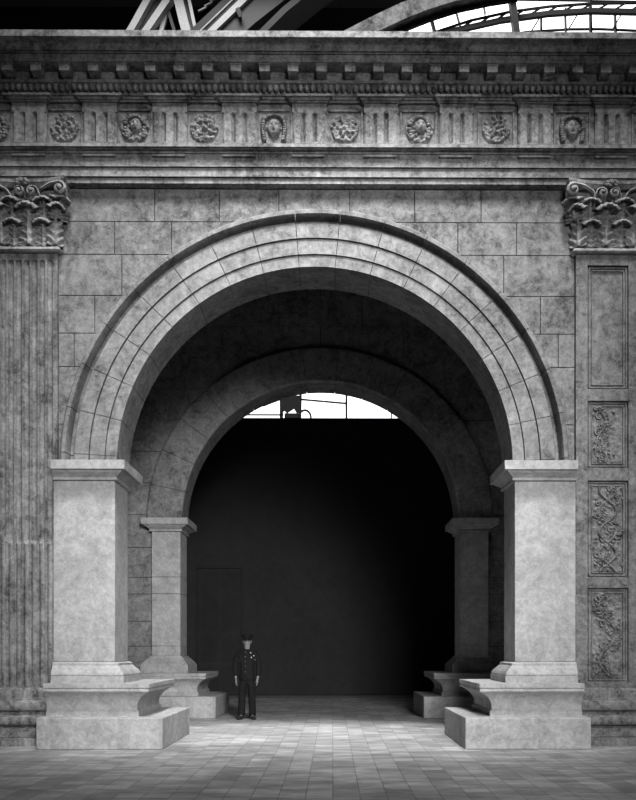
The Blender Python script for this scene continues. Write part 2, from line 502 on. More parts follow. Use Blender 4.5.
def pil_base(root, x0, x1, yf, ml, mr, mat):
    prof = [(16, 0), (16, 8), (14.5, 8.4), (14.5, 9), (15.5, 9.4), (15.5, 17.2), (10, 18), (9, 19.5), (13, 20.2), (14.6, 22), (14.8, 25), (14, 28.2), (12, 30),
            (8.5, 30.8), (7.5, 32.5), (8.4, 34), (11, 35), (12.2, 38), (11, 42.5), (8, 44.5), (6.5, 44.8), (6.5, 46.4), (5, 46.8), (5, 50), (4, 54), (2, 57)]
    MB().loft((x0, x1, yf, yf+5), prof, (ml, mr, 1, 0)).build('base', mat, root, smooth=40)

PZB, PZT = 496.5, 559.5
# left pilaster : fluted
def lin(a, b, n): return [a + (b-a)*i/n for i in range(n+1)]
lx = XP(26.1); hwL = 30.8
rl = empty('fluted_pilaster', (lx, 20, 0), 'tall fluted pilaster with leafy capital at the left edge', 'pilaster')
fc = [lx + 7.75*k for k in range(-3, 4)]
ztop, zmid = ZP(259.5), ZP(543.5)
def flute(x, z):
    for c in fc:
        d = abs(x-c)
        if d < 2.9:
            w = 2.9
            if z >= zmid:
                if z > ztop - w:
                    rr = d*d + (z-(ztop-w))**2
                    return -sqrt(max(w*w-rr, 0))
                if z < zmid + w*0.9:
                    t = (z-zmid)/(w*0.9)
                    return -(sqrt(w*w-d*d)*t + (1-t)*0.3)
                return -sqrt(w*w-d*d)
            if z < 60: return 0.0
            return -1.5*max(0.0, 1-((2.9-d)/1.3)) - 0.0 if d > 1.6 else 0.55*(1-(d/1.6)**2)
    if z < zmid and z > 60: return 0.0
    return 0.0
xs = lin(lx-hwL, lx+hwL, 176)
zsl = [57, 60, 60.2] + lin(64, zmid-0.3, 10) + [zmid+0.05, zmid+1, zmid+2, zmid+2.8] + lin(zmid+6, ztop-4, 14) + lin(ztop-2.9, ztop, 8) + [ztop+1.5, PZB-5]
MB().relief(xs, zsl, flute, 2.0, 7).build('shaft', M['pil'], rl, smooth=50)
pil_base(rl, lx-hwL, -262.5, 2.0, 1, 0, M['pil'])
capital(rl, lx, 31.0, 1.0, PZB, PZT)

# right pilaster : carved panels
rx = XP(608.8); hwR = 32.4
rr = empty('panelled_pilaster', (rx, 20, 0), 'pilaster with leafy capital and carved relief panels at the right edge', 'pilaster')
MB().box(rx-hwR, rx+hwR, 5, 7, 57, PZB-5).build('shaft', M['panel'], rr)
px0, px1 = rx-20.5, rx+20.5
fr = MB()
fr.box(rx-hwR, px0, 1.5, 6, 57, PZB-5); fr.box(px1, rx+hwR, 1.5, 6, 57, PZB-5)
panels = [(ZP(388), ZP(264)), (ZP(467), ZP(400)), (ZP(577), ZP(480)), (ZP(682), ZP(588))]
cuts = [57, panels[3][0], panels[3][1], panels[2][0], panels[2][1], panels[1][0], panels[1][1], panels[0][0], panels[0][1], PZB-5]
for a, b in zip(cuts[0::2], cuts[1::2]): fr.box(px0, px1, 1.5, 6, a, b)
fr.build('stiles', M['panel'], rr, bevel=0.5)
random.seed(11)
def wob(x, z, sc, a): return a*mnoise.noise(Vector((x*sc, z*sc, 3.1)))
for i, (z0, z1) in enumerate(panels):
    fm = MB()
    for d, t in ((1.2, 1.2), (4.2, 0.9)):
        fm.box(px0+d, px1-d, 3.2, 6, z0+d, z0+d+t); fm.box(px0+d, px1-d, 3.2, 6, z1-d-t, z1-d)
        fm.box(px0+d, px0+d+t, 3.2, 6, z0+d, z1-d); fm.box(px1-d-t, px1-d, 3.2, 6, z0+d, z1-d)
    fm.build('panel_frame', M['panel'], rr, bevel=0.3)
    if i == 0: continue
    # carved foliage: a wavy stem with spiralling tendrils, buds and leaves
    vn = MB(); yv = 4.6
    xa, xb = px0+6, px1-6
    cxm = (xa+xb)/2 - (6 if i == 1 else 0); amp = (xb-xa)*(0.16 if i == 1 else 0.30)
    L = z1-z0-12; st = []
    nst = 40
    for k in range(nst+1):
        t = k/nst
        st.append((cxm + amp*sin(t*2*pi*(1.5 if i != 2 else 2) + i), yv - 0.8, z0+6+L*t))
    vn.tube(st, [1.6-0.6*k/nst for k in range(nst+1)], 6, 1.3)
    if i == 2:
        vn.tube([(2*cxm-p[0], p[1]-0.6, p[2]) for p in st], 1.3, 6, 1.3)
    for k in range(2, nst-1, 3):
        p = st[k]; sg = 1 if (k//3) % 2 else -1
        if i == 1 and sg > 0 and k % 2: continue
        r0 = random.uniform(3.0, 5.2)
        cxx = min(max(p[0] + sg*(r0+1.5), xa+r0), xb-r0) if i != 1 else min(max(p[0]+sg*(r0+1), xa+r0), xa+r0+20)
        vn.tube(spiral(cxx, yv-0.5, p[2]+random.uniform(-1, 3), r0, 1.3, pi if sg > 0 else 0, -sg, 20, 1.5), 0.95, 5, 1.3)
        vn.ell((cxx, yv-1.5, p[2]+1.5), (1.5, 1.6, 1.5), 7, 5)
        for q in range(7):
            an = random.uniform(0, 2*pi); rr_ = random.uniform(2, 11)
            bx = min(max(p[0]+rr_*cos(an), xa), xb if i != 1 else xa+24); bz = min(max(p[2]+rr_*sin(an), z0+6), z1-6)
            tx = cos(an+1.2)*2.8; tz = sin(an+1.2)*2.8
            vn.tube([(bx-tx, yv, bz-tz), (bx, yv-1.3, bz), (bx+tx, yv, bz+tz)], [0.4, 1.5, 0.3], 6, 1.1)
    xs_ = lin(px0+6.2, px1-6.2, 34); zs_ = lin(z0+6.2, z1-6.2, int((z1-z0)/0.9))
    vn.relief(xs_, zs_, lambda x, z: 0.7+wob(x, z, 0.22, 1.0)+wob(x+50, z, 0.5, 0.6), 5.0, 7.0)
    vn.build('carved_relief', M['panel'], rr, smooth=60)
pil_base(rr, 264.5, rx+hwR, 2.0, 0, 1, M['panel'])
capital(rr, rx, 32.5, 1.0, PZB, PZT)

# ------------------------------------------------------------------ entablature
X0, X1 = -450, 470
en = empty('entablature', (0, 20, PZT), 'long stone entablature with carved heads spanning the top of the wall', 'entablature')
def prof(pts, back=52, top=None):
    # pts: list of (off, z) bottom to top; closed at the back
    return [(-o, z) for o, z in pts] + [(back, pts[-1][1]), (back, pts[0][1])]
z = ZP
ar = [(2, 559.6), (2, z(178.6,2)), (1.0, z(178.5,2)+0.2), (1.0, z(178,2)+0.9), (4, z(177,4)), (4, z(168.5,4)), (3, z(168.5,4)+0.2), (3, z(168.5,4)+1.0), (6, z(167,6)), (6, z(154.5,6)),
      (7.5, z(154,7)), (7.5, z(152.3,7)), (9, z(151,9)), (11.5, z(149.3,11)), (11, z(148.2,11)), (13.5, z(147.3,13)), (13.5, z(144,13)), (6, z(143.3,10))]
MB().extx(prof(ar), X0, X1).build('architrave', M['entab'], en, smooth=25)
zf0, zf1 = z(143.3, 10), z(95.5, 8)
MB().box(X0, X1, -5, 52, zf0, zf1).build('frieze', M['entab'], en)
trig = [-39.5, 29.4, 99.7, 169.6, 239.0, 309.0, 380.6, 456.5, 535.3, 612.5, 690]
met = [-5, 64.5, 134, 204, 273.5, 344, 418, 495.5, 572, 650]
zg0, zg1 = zf0 + 0.2, z(104, 9)
def triglyph(cx):
    hw = 17.0
    g = (-6.1, 5.3)
    zt = z(113, 9)
    def fn(x, zz):
        d = 0.0
        for c in g:
            a = abs(x-cx-c)
            if a < 2.6:
                w = 2.6
                if zz > zt - w:
                    r = sqrt(a*a + (zz-(zt-w))**2); d = max(d, max(0, w-r)*1.5)
                elif zz > zg0+1: d = max(d, (w-a)*1.5)
        e = hw - abs(x-cx)
        if e < 2.2 and zz < zt: d = max(d, (2.2-e)*0.9)
        return -d
    MB().relief(lin(cx-hw, cx+hw, 68), [zg0, zg0+1, zg0+1.1] + lin(zg0+6, zt-5, 4) + lin(zt-3, zt+0.4, 9) + [zg1], fn, -9.5, -4.5).build('triglyph', M['entab'], en, smooth=35)
    # the two little knobs at the head of the grooves
    r = MB()
    cp = [(10.5, zg1), (10.5, z(101.5, 11)), (12, z(100.6, 12)), (12, z(99, 12)), (13.5, z(97.6, 13)), (15, z(96.4, 15)), (15, z(94.2, 15)), (10, z(94.0, 12))]
    r.loft((cx-hw, cx+hw, -1, 4), [(o-9.5+0.3 if False else max(o-9, 0.6), zz) for o, zz in cp], (1, 1, 1.0, 0))
    r.v = [(x, y-9.0 if y < 2 else y-8, zz) for x, y, zz in r.v]
    r.build('triglyph_cap', M['entab'], en, smooth=30)
    MB().box(cx-17, cx+15, -9.3, -5, z(157.2, 8), z(155.0, 8)).build('regula', M['entab'], en, bevel=0.25)
for p in trig: triglyph(XP(p, 9))

def gauss(a, b, s): return math.exp(-(a*a+b*b)/(s*s))
def metope(px, kind, seed):
    cx = XP(px, 6); hw = 16.5
    root = empty_part('metope', en)
    zc = (zf0 + z(112, 6))/2; hh = (z(112, 6)-zf0)/2
    # cap mould above the panel, and raised border
    b = MB()
    b.box(cx-19, cx+19, -8.5, -4, z(103, 8), z(100.5, 8)); b.box(cx-19.5, cx+19.5, -10.2, -4, z(100.4, 9), z(98.0, 9)); b.box(cx-19.5, cx+19.5, -11.6, -4, z(97.8, 9), z(95.6, 9))
    b.box(cx-hw-1.5, cx+hw+1.5, -6.8, -4, z(112, 6), z(110.2, 6))
    b.box(cx-hw-1.8, cx-hw, -6.8, -4, zf0, z(112, 6)); b.box(cx+hw, cx+hw+1.8, -6.8, -4, zf0, z(112, 6))
    b.build('metope_border', M['entab'], root, bevel=0.3)
    R = 14.0
    m = MB()
    N = lambda x, zz, s, a: a*mnoise.noise(Vector((x*s+seed*7.3, zz*s, seed)))
    if kind == 'patera':
        def fn(x, zz):
            dx, dz = x-cx, zz-zc; r = sqrt(dx*dx+dz*dz); th = atan2(dz, dx)
            h = 0.3
            if r < R:
                h = 1.8 + 0.5*math.exp(-((r-R+1.4)/1.2)**2)
                h += 1.5*(0.5+0.5*cos(th*7+seed))*math.exp(-((r-6.5)/3.2)**2) + 2.2*math.exp(-(r/2.6)**2)
                h += N(x, zz, 0.30, 2.4) + N(x, zz, 0.8, 1.2)
            return max(h, 0.2)
    elif kind == 'mask':
        def fn(x, zz):
            dx, dz = x-cx, zz-zc+0.5
            h = 0.3
            e = (dx/6.4)**2 + ((dz)/9.4)**2
            hr = (dx/9.6)**2 + ((dz-1.2)/11.6)**2
            if hr < 1 and dz > -1: h = 2.6*sqrt(1-hr) + 0.9*sin(dx*1.6)*sin(dz*1.3)
            if e < 1:
                h = max(h, 0.8 + 5.0*sqrt(1-e))
                h += 1.4*gauss(dx/1.1, (dz-0.2)/3.0, 1.0) - 1.5*gauss(abs(dx)-2.6, dz-2.4, 1.3) - 0.9*gauss(dx/1.8, dz+4.0, 0.8)
                h += 0.6*gauss(dx/1.6, dz+5.4, 0.8)
            return max(h, 0.1)
        for sg in (-1, 1):
            for k in range(9):
                m.ell((cx+sg*(10.0+0.9*sin(k*0.5)), -7.5, zc+7-k*2.4), (2.5, 3.2, 1.7), 8, 6)
            m.ell((cx+sg*9.2, -8, zc+8.6), (3.2, 3, 2.6), 8, 6)
            for k in range(5):
                m.ell((cx+sg*k*2.1, -8.2, zc+11.4-0.35*k*k*0.4), (1.5, 2.4, 1.6), 8, 6)
    else:
        def fn(x, zz):
            dx, dz = x-cx-1.0, zz-zc
            h = 0.3; r = sqrt(dx*dx+dz*dz); th = atan2(dz, dx)
            if r < R and dz > -R*0.96:
                h = 1.2 + 1.6*abs(sin(th*5+r*0.35)) + N(x, zz, 0.4, 1.8)
            e = ((dx-0.8)/5.6)**2 + ((dz-0.8)/7.6)**2
            if e < 1:
                h = max(h, 2.0 + 4.6*sqrt(1-e)) + 1.5*gauss((dx-1.2)/1.2, (dz+0.6)/2.6, 1) - 1.6*gauss(abs(dx-1)-2.5, dz-2.6, 1.3) - 0.8*gauss(dx/1.9, dz+4.0, 0.7)
            return max(h, 0.1)
        for k in range(10):
            th = 0.2 + k*0.30 if k < 10 else 0
            m.ell((cx+1+9.2*cos(th), -8.0, zc+1+9.6*sin(th)), (2.6, 2.6, 2.2), 8, 6)
        for sg in (-1, 1):
            for k in range(4):
                m.ell((cx+1+sg*(9.4-k*0.4), -7.4, zc-1-k*2.8), (2.2, 2.2, 1.9), 8, 6)
    m.relief(lin(cx-R-1.5, cx+R+1.5, 56), lin(zc-hh+0.6, zc+hh-2.0, 48), fn, -5.4, -4.0)
    m.build('carved_head' if kind != 'patera' else 'carved_rosette', M['entab'], root, smooth=70)
kinds = ['head', 'patera', 'head', 'patera', 'mask', 'patera', 'head', 'patera', 'mask', 'patera']
for i, p in enumerate(met): metope(p, kinds[i], i+1)

# bed mould with eggs
bm_ = [(8, z(95.5,8)), (12, z(95,12)), (12, z(92.5,12)), (11, z(91.5,11)), (13, z(88,13)), (16, z(84.5,16)), (17.5, z(83.4,17)), (17.5, z(81.5,17)), (16, z(81,16)), (16, z(72.4,16)), (16, 661)]
MB().extx(prof(bm_), X0, X1).build('bed_moulding', M['entab'], en, smooth=25)
eg = MB(); k = 0; x = X0 + 4
while x < X1 - 3:
    eg.ell((x, -14.6, z(88.3, 15)), (2.55, 3.2, 3.9), 8, 6)
    x += 6.0
o = eg.build('egg_moulding', M['entab'], en, smooth=60); o['kind'] = 'stuff'
# dentil blocks
px = -80.0
zs0, zs1 = z(71.3, 28), 661.0
px = 103/2.89 - 28.55*4
while px < 720:
    cx = XP(px, 28)
    MB().loft((cx-5.1, cx+5.1, -28, -15.5), [(0, zs0), (0, zs1-1.4), (0.8, zs1-1.2), (0.8, zs1)], (1,1,1,0)).build('dentil_block', M['entab'], en, bevel=0.3)
    px += 28.55
co = [(15, 661), (30, 661), (30.5, 661.3), (30.5, z(54.5,30)), (32, z(53.8,32)), (32, z(52.6,32)), (30.5, z(52.0,32)), (33.5, z(51.2,33)), (33.5, z(49.6,33)), (34, z(47.5,34)), (35.2, z(45.2,35)), (37.5, z(42.6,37)),
      (40, z(40.4,40)), (41.2, z(39,41)), (43, z(38.2,43)), (44, z(37.0,44)), (44, z(30.9,44)), (43.4, z(30.5,44))]
MB().extx(prof(co), X0, X1).build('cornice', M['entab'], en, smooth=25)

# ------------------------------------------------------------------ partition with its door, far window
YP = 805
pz = CZ + (650-418)*(F+YP)/F
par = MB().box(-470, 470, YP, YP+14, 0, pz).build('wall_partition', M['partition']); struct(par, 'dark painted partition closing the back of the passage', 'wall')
bb = MB().extx([(YP-4, 0), (YP-4, 5), (YP-2, 7), (YP, 7.4), (YP, 0)], -440, 440).build('baseboard_back', plain('dark_baseboard', 0.022, 0.6)); struct(bb, 'dark baseboard along the partition', 'baseboard')
rP = (F+YP)/F
def XD(px, d): return CX + (px-332)*d/F
def ZD(py, d): return CZ + (650-py)*d/F
dx1, dz1 = XD(243, F+YP), ZD(566, F+YP); dx0 = dx1 - 92
dr = MB()
dr.box(dx0, dx1, YP-3.5, YP, dz1-5, dz1); dr.box(dx0, dx0+5, YP-3.5, YP, 0, dz1-5); dr.box(dx1-5, dx1, YP-3.5, YP, 0, dz1-5)
for (a, b) in ((8, 62), (66, 124), (128, dz1-12)):
    for s_ in (0, 1):
        xa = dx0+10+s_*40
        dr.box(xa, xa+32, YP-1.2, YP, a+6, b)
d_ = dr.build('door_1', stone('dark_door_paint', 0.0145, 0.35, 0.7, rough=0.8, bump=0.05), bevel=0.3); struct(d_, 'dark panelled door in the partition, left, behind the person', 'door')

DW = 2330.0; yw = DW - F
wx0, wx1 = XD(90, DW), XD(570, DW); wz0, wz1 = ZD(450, DW), ZD(380, DW)
def PT(px, py, d): return (XD(px, d), d - F, ZD(py, d))
g = MB().box(wx0, wx1, yw+6, yw+8, wz0, wz1).build('window_1', M['glass']); struct(g, 'bright glazed end window beyond the partition', 'window')
wf = empty('window_framing', (XD(320, DW), yw, wz0), 'dark bars and bracing across the bright far window', 'window frame')
k = DW/F
def bar(root, name, a, b, w, d, mat, dep=6.0):
    A = Vector(PT(a[0], a[1], d)); B = Vector(PT(b[0], b[1], d)); t = (B-A).normalized(); n_ = Vector((t.z, 0, -t.x))*(w*d/F/2)
    vs = [A+n_, A-n_, B-n_, B+n_]; mb = MB()
    pts = [tuple(q+Vector((0, -dep/2, 0))) for q in vs] + [tuple(q+Vector((0, dep/2, 0))) for q in vs]
    mb.add(pts, [(0,1,2,3),(7,6,5,4),(0,4,5,1),(1,5,6,2),(2,6,7,3),(3,7,4,0)])
    return mb.build(name, mat, root)
for x_, w_ in ((281, 3.4), (346, 2.2), (391, 1.2), (215, 2.2), (150, 2.2), (456, 2.2), (515, 2.2)):
    bar(wf, 'mullion', (x_, 452), (x_, 378), w_, DW, M['iron'])
bar(wf, 'mullion', (299, 452), (300.5, 378), 2.6, DW, M['iron'])
bar(wf, 'rail', (300, 399.5), (346, 403.5), 1.5, DW, M['iron'])
bar(wf, 'rail', (205, 415), (283, 415), 1.2, DW, M['iron'])
bar(wf, 'brace', (262, 405), (280, 398), 4.0, DW, M['iron'])
pn = MB(); pn.prism([(XD(a, DW), ZD(b, DW)) for a, b in ((281, 396), (300, 396), (300, 414), (296, 413), (293.5, 409), (290, 411.5), (286.5, 413.5), (284, 411), (281, 414))], yw-4, yw+2)
pn.build('panel', M['iron'], wf)
ap = [(XD(304.5+6*cos(t), DW), yw-2, ZD(418-7.5*sin(t), DW)) for t in lin(0, pi, 14)]
MB().tube(ap, 1.9*k/1.6, 6).build('curved_brace', M['iron'], wf, smooth=60)
bar(wf, 'post', (291, 420), (291, 413.5), 14, DW, M['iron'])

# ------------------------------------------------------------------ roof of the hall above the entablature
DR = 1800.0; yr = DR - F
rf = MB(); a0 = PT(-90, 60, DR+160); a1 = PT(372, 60, DR+160); b0 = PT(-90, -60, DR-100); b1 = PT(434, -60, DR-100)
mid0 = PT(-90, 8, DR+110); mid1 = PT(408, 8, DR+110)
th = 12
vs = []
for L, R in ((a0, a1), (mid0, mid1), (b0, b1)):
    vs += [L, R, (L[0], L[1]+th, L[2]+th), (R[0], R[1]+th, R[2]+th)]
fs = []
for j in (0, 4):
    fs += [(j, j+1, j+5, j+4), (j+2, j+6, j+7, j+3), (j, j+4, j+6, j+2), (j+1, j+3, j+7, j+5)]
fs += [(0, 2, 3, 1), (8, 9, 11, 10)]
rf.add(vs, fs); o = rf.build('ceiling_hall', M['roof']); struct(o, 'dark boarded hall roof behind the arch wall', 'ceiling')
g = MB().box(XD(330, DR+230), XD(700, DR+230), yr+230, yr+233, ZD(70, DR+230), ZD(-70, DR+230)).build('window_2', M['glass']); struct(g, 'bright curved roof glazing at the upper right', 'window')

def ribbon(root, name, pts, w, mat, d=DR, dep=20.0):
    # curved beam following pixel points at distance d, width w pixels, real depth dep
    P = [Vector(PT(a, b, d)) for a, b in pts]; n = len(P); mb = MB(); vs = []
    for i, p in enumerate(P):
        t = (P[min(i+1, n-1)] - P[max(i-1, 0)]).normalized(); ww = (w[i] if isinstance(w, list) else w)*d/F/2
        q = Vector((t.z, 0, -t.x))*ww
        vs += [p+q+Vector((0,-dep/2,0)), p-q+Vector((0,-dep/2,0)), p-q+Vector((0,dep/2,0)), p+q+Vector((0,dep/2,0))]
    fs = []
    for i in range(n-1):
        for j in range(4):
            a = i*4+j; b = i*4+(j+1) % 4
            fs.append((a, b, b+4, a+4))
    fs += [(0,3,2,1), ((n-1)*4, (n-1)*4+1, (n-1)*4+2, (n-1)*4+3)]
    mb.add(vs, fs); return mb.build(name, mat, root, smooth=30)

t1 = empty('roof_girder', PT(150, 60, DR), 'pale box girder leaning right at the upper left, above the cornice', 'girder')
ribbon(t1, 'flange', [(121.5, 50), (134, 29), (151, -2), (163, -24)], 6.5, M['pale'])
ribbon(t1, 'flange', [(135, 50), (149.5, 30), (172, -3), (184, -20)], 6.5, M['pale'])
ribbon(t1, 'web', [(128, 50), (142, 29), (161, -2), (173, -22)], 12, M['iron'], DR+8, 6)
t2 = empty('roof_strut', PT(182, 60, DR), 'white strut standing between two girders at the upper left', 'strut')
ribbon(t2, 'strut_bar', [(191, 50), (184, 25), (176, -8), (172, -24)], 9, M['pale'])
ribbon(t2, 'strut_bar', [(200, 50), (194, 25), (187, -8), (184, -24)], 3.2, M['pale'])
ribbon(t2, 'strut_web', [(196, 50), (189.5, 25), (182.5, -8), (179, -24)], 5, M['greyiron'], DR+8, 6)
ribbon(t2, 'brace', [(157, 50), (165, 17), (168, 6)], 4, M['pale'], DR+12, 8)
ribbon(t2, 'brace', [(180, 50), (172, 25), (167, 8)], 3, M['greyiron'], DR+10, 8)
t3 = empty('roof_truss', PT(225, 60, DR), 'dark lattice truss with pale right edge, upper left of centre', 'truss')
ribbon(t3, 'chord', [(181, 50), (204, 29), (238, -3), (256, -18)], 11, M['iron'], DR-6)
ribbon(t3, 'chord', [(197, 50), (217, 30), (251, -3), (268, -18)], 6, M['pale'], DR-8, 24)
ribbon(t3, 'stripe_bar', [(183, 48), (204, 28), (236, -3), (254, -18)], 1.0, M['pale'], DR-18, 4)
for j in range(5):
    ribbon(t3, 'lattice_bar', [(198+j*6, 12-j*5), (206+j*6, 8-j*5)], 1.2, M['pale'], DR+4, 4)
ribbon(t3, 'bracket', [(240, 19), (239, 14), (237, 10)], [2.5, 4.5, 4], M['iron'], DR-22, 10)
t4 = empty('roof_rib', PT(270, 60, DR), 'broad dim arched rib crossing behind the dark truss', 'rib')
ribbon(t4, 'soffit', [(205, 55), (244, 20), (282, -10), (310, -28)], 36, M['greyiron'], DR+20, 60)
ribbon(t4, 'edge_rib', [(252, 55), (285, 22), (322, -8), (340, -22)], 6, M['iron'], DR+14, 70)
ribbon(t4, 'edge_rib', [(240, 55), (272, 24), (310, -8), (330, -22)], 2, M['greyiron'], DR-14, 10)
t5 = empty('arched_rib', PT(415, 60, DR), 'thick pale arched rib below the bright roof glazing', 'rib')
arcp = [(325, 55), (352, 40.5), (375, 28.5), (400, 16.5), (425, 6.5), (450, -1.5), (480, -8), (510, -13)]
ribbon(t5, 'rib_face', arcp, 16, M['rib'], DR-30, 30)
ribbon(t5, 'rib_shaded_underside', [(a+7, b+9.5) for a, b in arcp], 7, M['iron'], DR-22, 8)  # shade under the rib, put in as a separate dark strip
t6 = empty('arched_truss', PT(540, 60, DR), 'dark arched glazing truss against the bright sky at upper right', 'truss')
ch1 = [(415, 40), (437, 31), (470, 20), (510, 11), (550, 5.5), (590, 2.5), (640, 1.5), (690, 4)]
ch2 = [(425, 40), (452, 31), (500, 20), (548, 13), (590, 10), (640, 11), (690, 15)]
ch3 = [(480, 38), (528, 31), (570, 28.3), (600, 28), (640, 29.5), (690, 34)]
ribbon(t6, 'chord', ch1, 1.8, M['iron'], DR, 4)
ribbon(t6, 'chord', ch2, 4.6, M['greyiron'], DR, 8)
ribbon(t6, 'chord', ch3, 1.6, M['iron'], DR+60, 4)
ribbon(t6, 'top_rail', [(470, -1.5), (636, 0.2), (690, 2)], 1.4, M['iron'], DR+60, 3)
ribbon(t6, 'post', [(509, -20), (512, 2), (517, 40)], 6.0, M['greyiron'], DR-16, 16)
for a, b, c, d_, w in ((428, 8, 437, 42, 2.6), (453, 2, 461, 30, 0.8), (404, 22, 407, 40, 0.8), (481, -8, 485, 14, 0.8), (541, 12, 541, 40, 1.4), (565, 8, 566, 40, 1.2), (590, -10, 591, 40, 2.2), (615, 10, 616, 40, 1.4)):
    ribbon(t6, 'glazing_bar', [(a, b), (c, d_)], w, M['iron'], DR+40, 10)
random.seed(3)
def yon(ch, x):
    for (xa, ya), (xb, yb) in zip(ch[:-1], ch[1:]):
        if xa <= x <= xb: return ya + (yb-ya)*(x-xa)/(xb-xa)
    return ch[-1][1]
x = 460
while x < 680:
    ribbon(t6, 'lace', [(x, yon(ch2, x)-1), (x+12, yon(ch1, x+12)+0.5)], 0.9, M['iron'], DR, 5); x += 17
for x in (532, 568, 612):
    ribbon(t6, 'lace', [(x, 29), (x+5, 21), (x+9, 14)], 1.0, M['greyiron'], DR+40, 5)

# ------------------------------------------------------------------ the standing person (metres, local)
PX, PY = -99.0, 300.0
man = empty('person', (PX, PY, 0), 'person in dark buttoned uniform and peaked cap, arms hanging, standing in the archway', 'person')
def skin(name, verts, edges, mat, parent, sub=2, root=0):
    me = bpy.data.meshes.new(name); me.from_pydata([v[0] for v in verts], edges, [])
    o = bpy.data.objects.new(name, me); link(o)
    md = o.modifiers.new('skin', 'SKIN'); md.use_smooth_shade = True; md.branch_smoothing = 0.6
    if not me.skin_vertices: raise RuntimeError('skin layer')
    for i, v in enumerate(verts):
        r = v[1]; sv = me.skin_vertices[0].data[i]
        sv.radius = r if isinstance(r, tuple) else (r, r); sv.use_root = (i == root)
    sb = o.modifiers.new('sub', 'SUBSURF'); sb.levels = sub; sb.render_levels = sub
    dg = bpy.context.evaluated_depsgraph_get(); dg.update()
    m2 = bpy.data.meshes.new_from_object(o.evaluated_get(dg)); m2.name = name
    bpy.data.objects.remove(o)
    m2.materials.clear(); m2.materials.append(mat)
    m2.polygons.foreach_set('use_smooth', [True]*len(m2.polygons))
    o = bpy.data.objects.new(name, m2); link(o, parent); return o

# joints: pelvis, spine, chest, neck, head; y<0 faces the camera
V = []; E = []
def jv(co, r, par=None):
    V.append((Vector(co), r)); i = len(V)-1
    if par is not None: E.append((par, i))
    return i
pel = jv((0, 0, 0.86), (0.11, 0.08)); wst = jv((0, 0, 1.03), (0.12, 0.085), pel); chs = jv((0, 0.005, 1.24), (0.155, 0.105), wst)
nkb = jv((0, 0.01, 1.37), (0.06, 0.055), chs); nk = jv((0.005, 0.0, 1.44), (0.055, 0.058), nkb)
chin = jv((0.006, -0.022, 1.498), (0.060, 0.066), nk); hd = jv((0.008, -0.012, 1.575), (0.082, 0.096), chin); tp = jv((0.008, 0.0, 1.645), (0.068, 0.08), hd)
for sg in (-1, 1):
    sh = jv((sg*0.160, 0.01, 1.31), (0.045, 0.045), chs)
    el = jv((sg*0.235, 0.03, 1.08), (0.043, 0.045), sh)
    wr = jv((sg*0.222, -0.03, 0.845), (0.027, 0.03), el)
    pm = jv((sg*0.218, -0.045, 0.785), (0.017, 0.036), wr)
    for k in range(4):
        yy = -0.078 + k*0.022; ln = (0.062, 0.072, 0.066, 0.05)[k]
        a = jv((sg*0.218, yy, 0.752), 0.0095, pm)
        b = jv((sg*0.209, yy-0.004, 0.752-ln*0.55), 0.0085, a)
        jv((sg*0.194, yy-0.005, 0.752-ln), 0.0075, b)
    a = jv((sg*0.206, -0.082, 0.80), 0.011, wr); b = jv((sg*0.196, -0.097, 0.765), 0.0095, a); jv((sg*0.192, -0.098, 0.738), 0.008, b)
    hp = jv((sg*0.085, 0, 0.78), (0.06, 0.07), pel)
    kn = jv((sg*0.098, -0.005, 0.46), (0.055, 0.06), hp)
    ak = jv((sg*0.108, 0.02, 0.10), (0.036, 0.04), kn)
    jv((sg*0.125, -0.075, 0.045), (0.036, 0.028), ak)
body = skin('body', V, E, M['skin'], man)
# jacket (shoulders to hips, sleeves to the wrists)
V = []; E = []
pel = jv((0, 0, 0.745), (0.190, 0.135)); p2 = jv((0, 0, 0.90), (0.172, 0.122), pel); wst = jv((0, 0, 1.03), (0.158, 0.118), p2); chs = jv((0, 0.002, 1.24), (0.182, 0.128), wst)
nkb = jv((0, 0.008, 1.385), (0.095, 0.082), chs); jv((0.003, 0.0, 1.447), (0.064, 0.066), nkb)
for sg in (-1, 1):
    sh = jv((sg*0.168, 0.01, 1.345), (0.082, 0.078), chs)
    m1 = jv((sg*0.215, 0.025, 1.22), (0.070, 0.07), sh)
    el = jv((sg*0.242, 0.03, 1.08), (0.062, 0.064), m1)
    jv((sg*0.225, -0.025, 0.86), (0.046, 0.05), el)
skin('jacket', V, E, M['uniform'], man)
V = []; E = []
top_ = jv((0, 0, 1.0), (0.13, 0.095)); pel = jv((0, 0, 0.87), (0.155, 0.112), top_)
for sg in (-1, 1):
    hp = jv((sg*0.088, 0, 0.77), (0.096, 0.098), pel)
    kn = jv((sg*0.100, -0.005, 0.46), (0.072, 0.078), hp)
    jv((sg*0.110, 0.010, 0.025), (0.066, 0.082), kn)
skin('trousers', V, E, M['trouser'], man)
def mm(mb):   # metres local -> working units in world
    mb.v = [(x/S + PX, y/S + PY, z_/S) for x, y, z_ in mb.v]; return mb
for sg in (-1, 1):
    V = []; E = []
    a = jv((sg*0.104, 0.06, 0.048), (0.046, 0.047)); b = jv((sg*0.128, -0.05, 0.046), (0.054, 0.045), a); c = jv((sg*0.178, -0.175, 0.036), (0.046, 0.034), b)
    skin('shoe', V, E, M['shoe'], man)
hr = MB(); hr.ell((0.008, 0.022, 1.598), (0.078, 0.083, 0.085), 14, 10); mm(hr).build('hair', M['hair'], man, smooth=80)
cp = MB()
n = 22; vs = []
for j, (r, zz, dy) in enumerate(((0.092, 1.615, 0), (0.096, 1.645, 0), (0.122, 1.682, -0.004), (0.124, 1.698, -0.002), (0.090, 1.720, 0.004), (0.02, 1.728, 0.006))):
    vs += [(0.008 + r*cos(2*pi*i/n), 0.0 + dy + r*1.12*sin(2*pi*i/n), zz + 0.02*(-sin(2*pi*i/n))*(1 if j in (2, 3) else 0)) for i in range(n)]
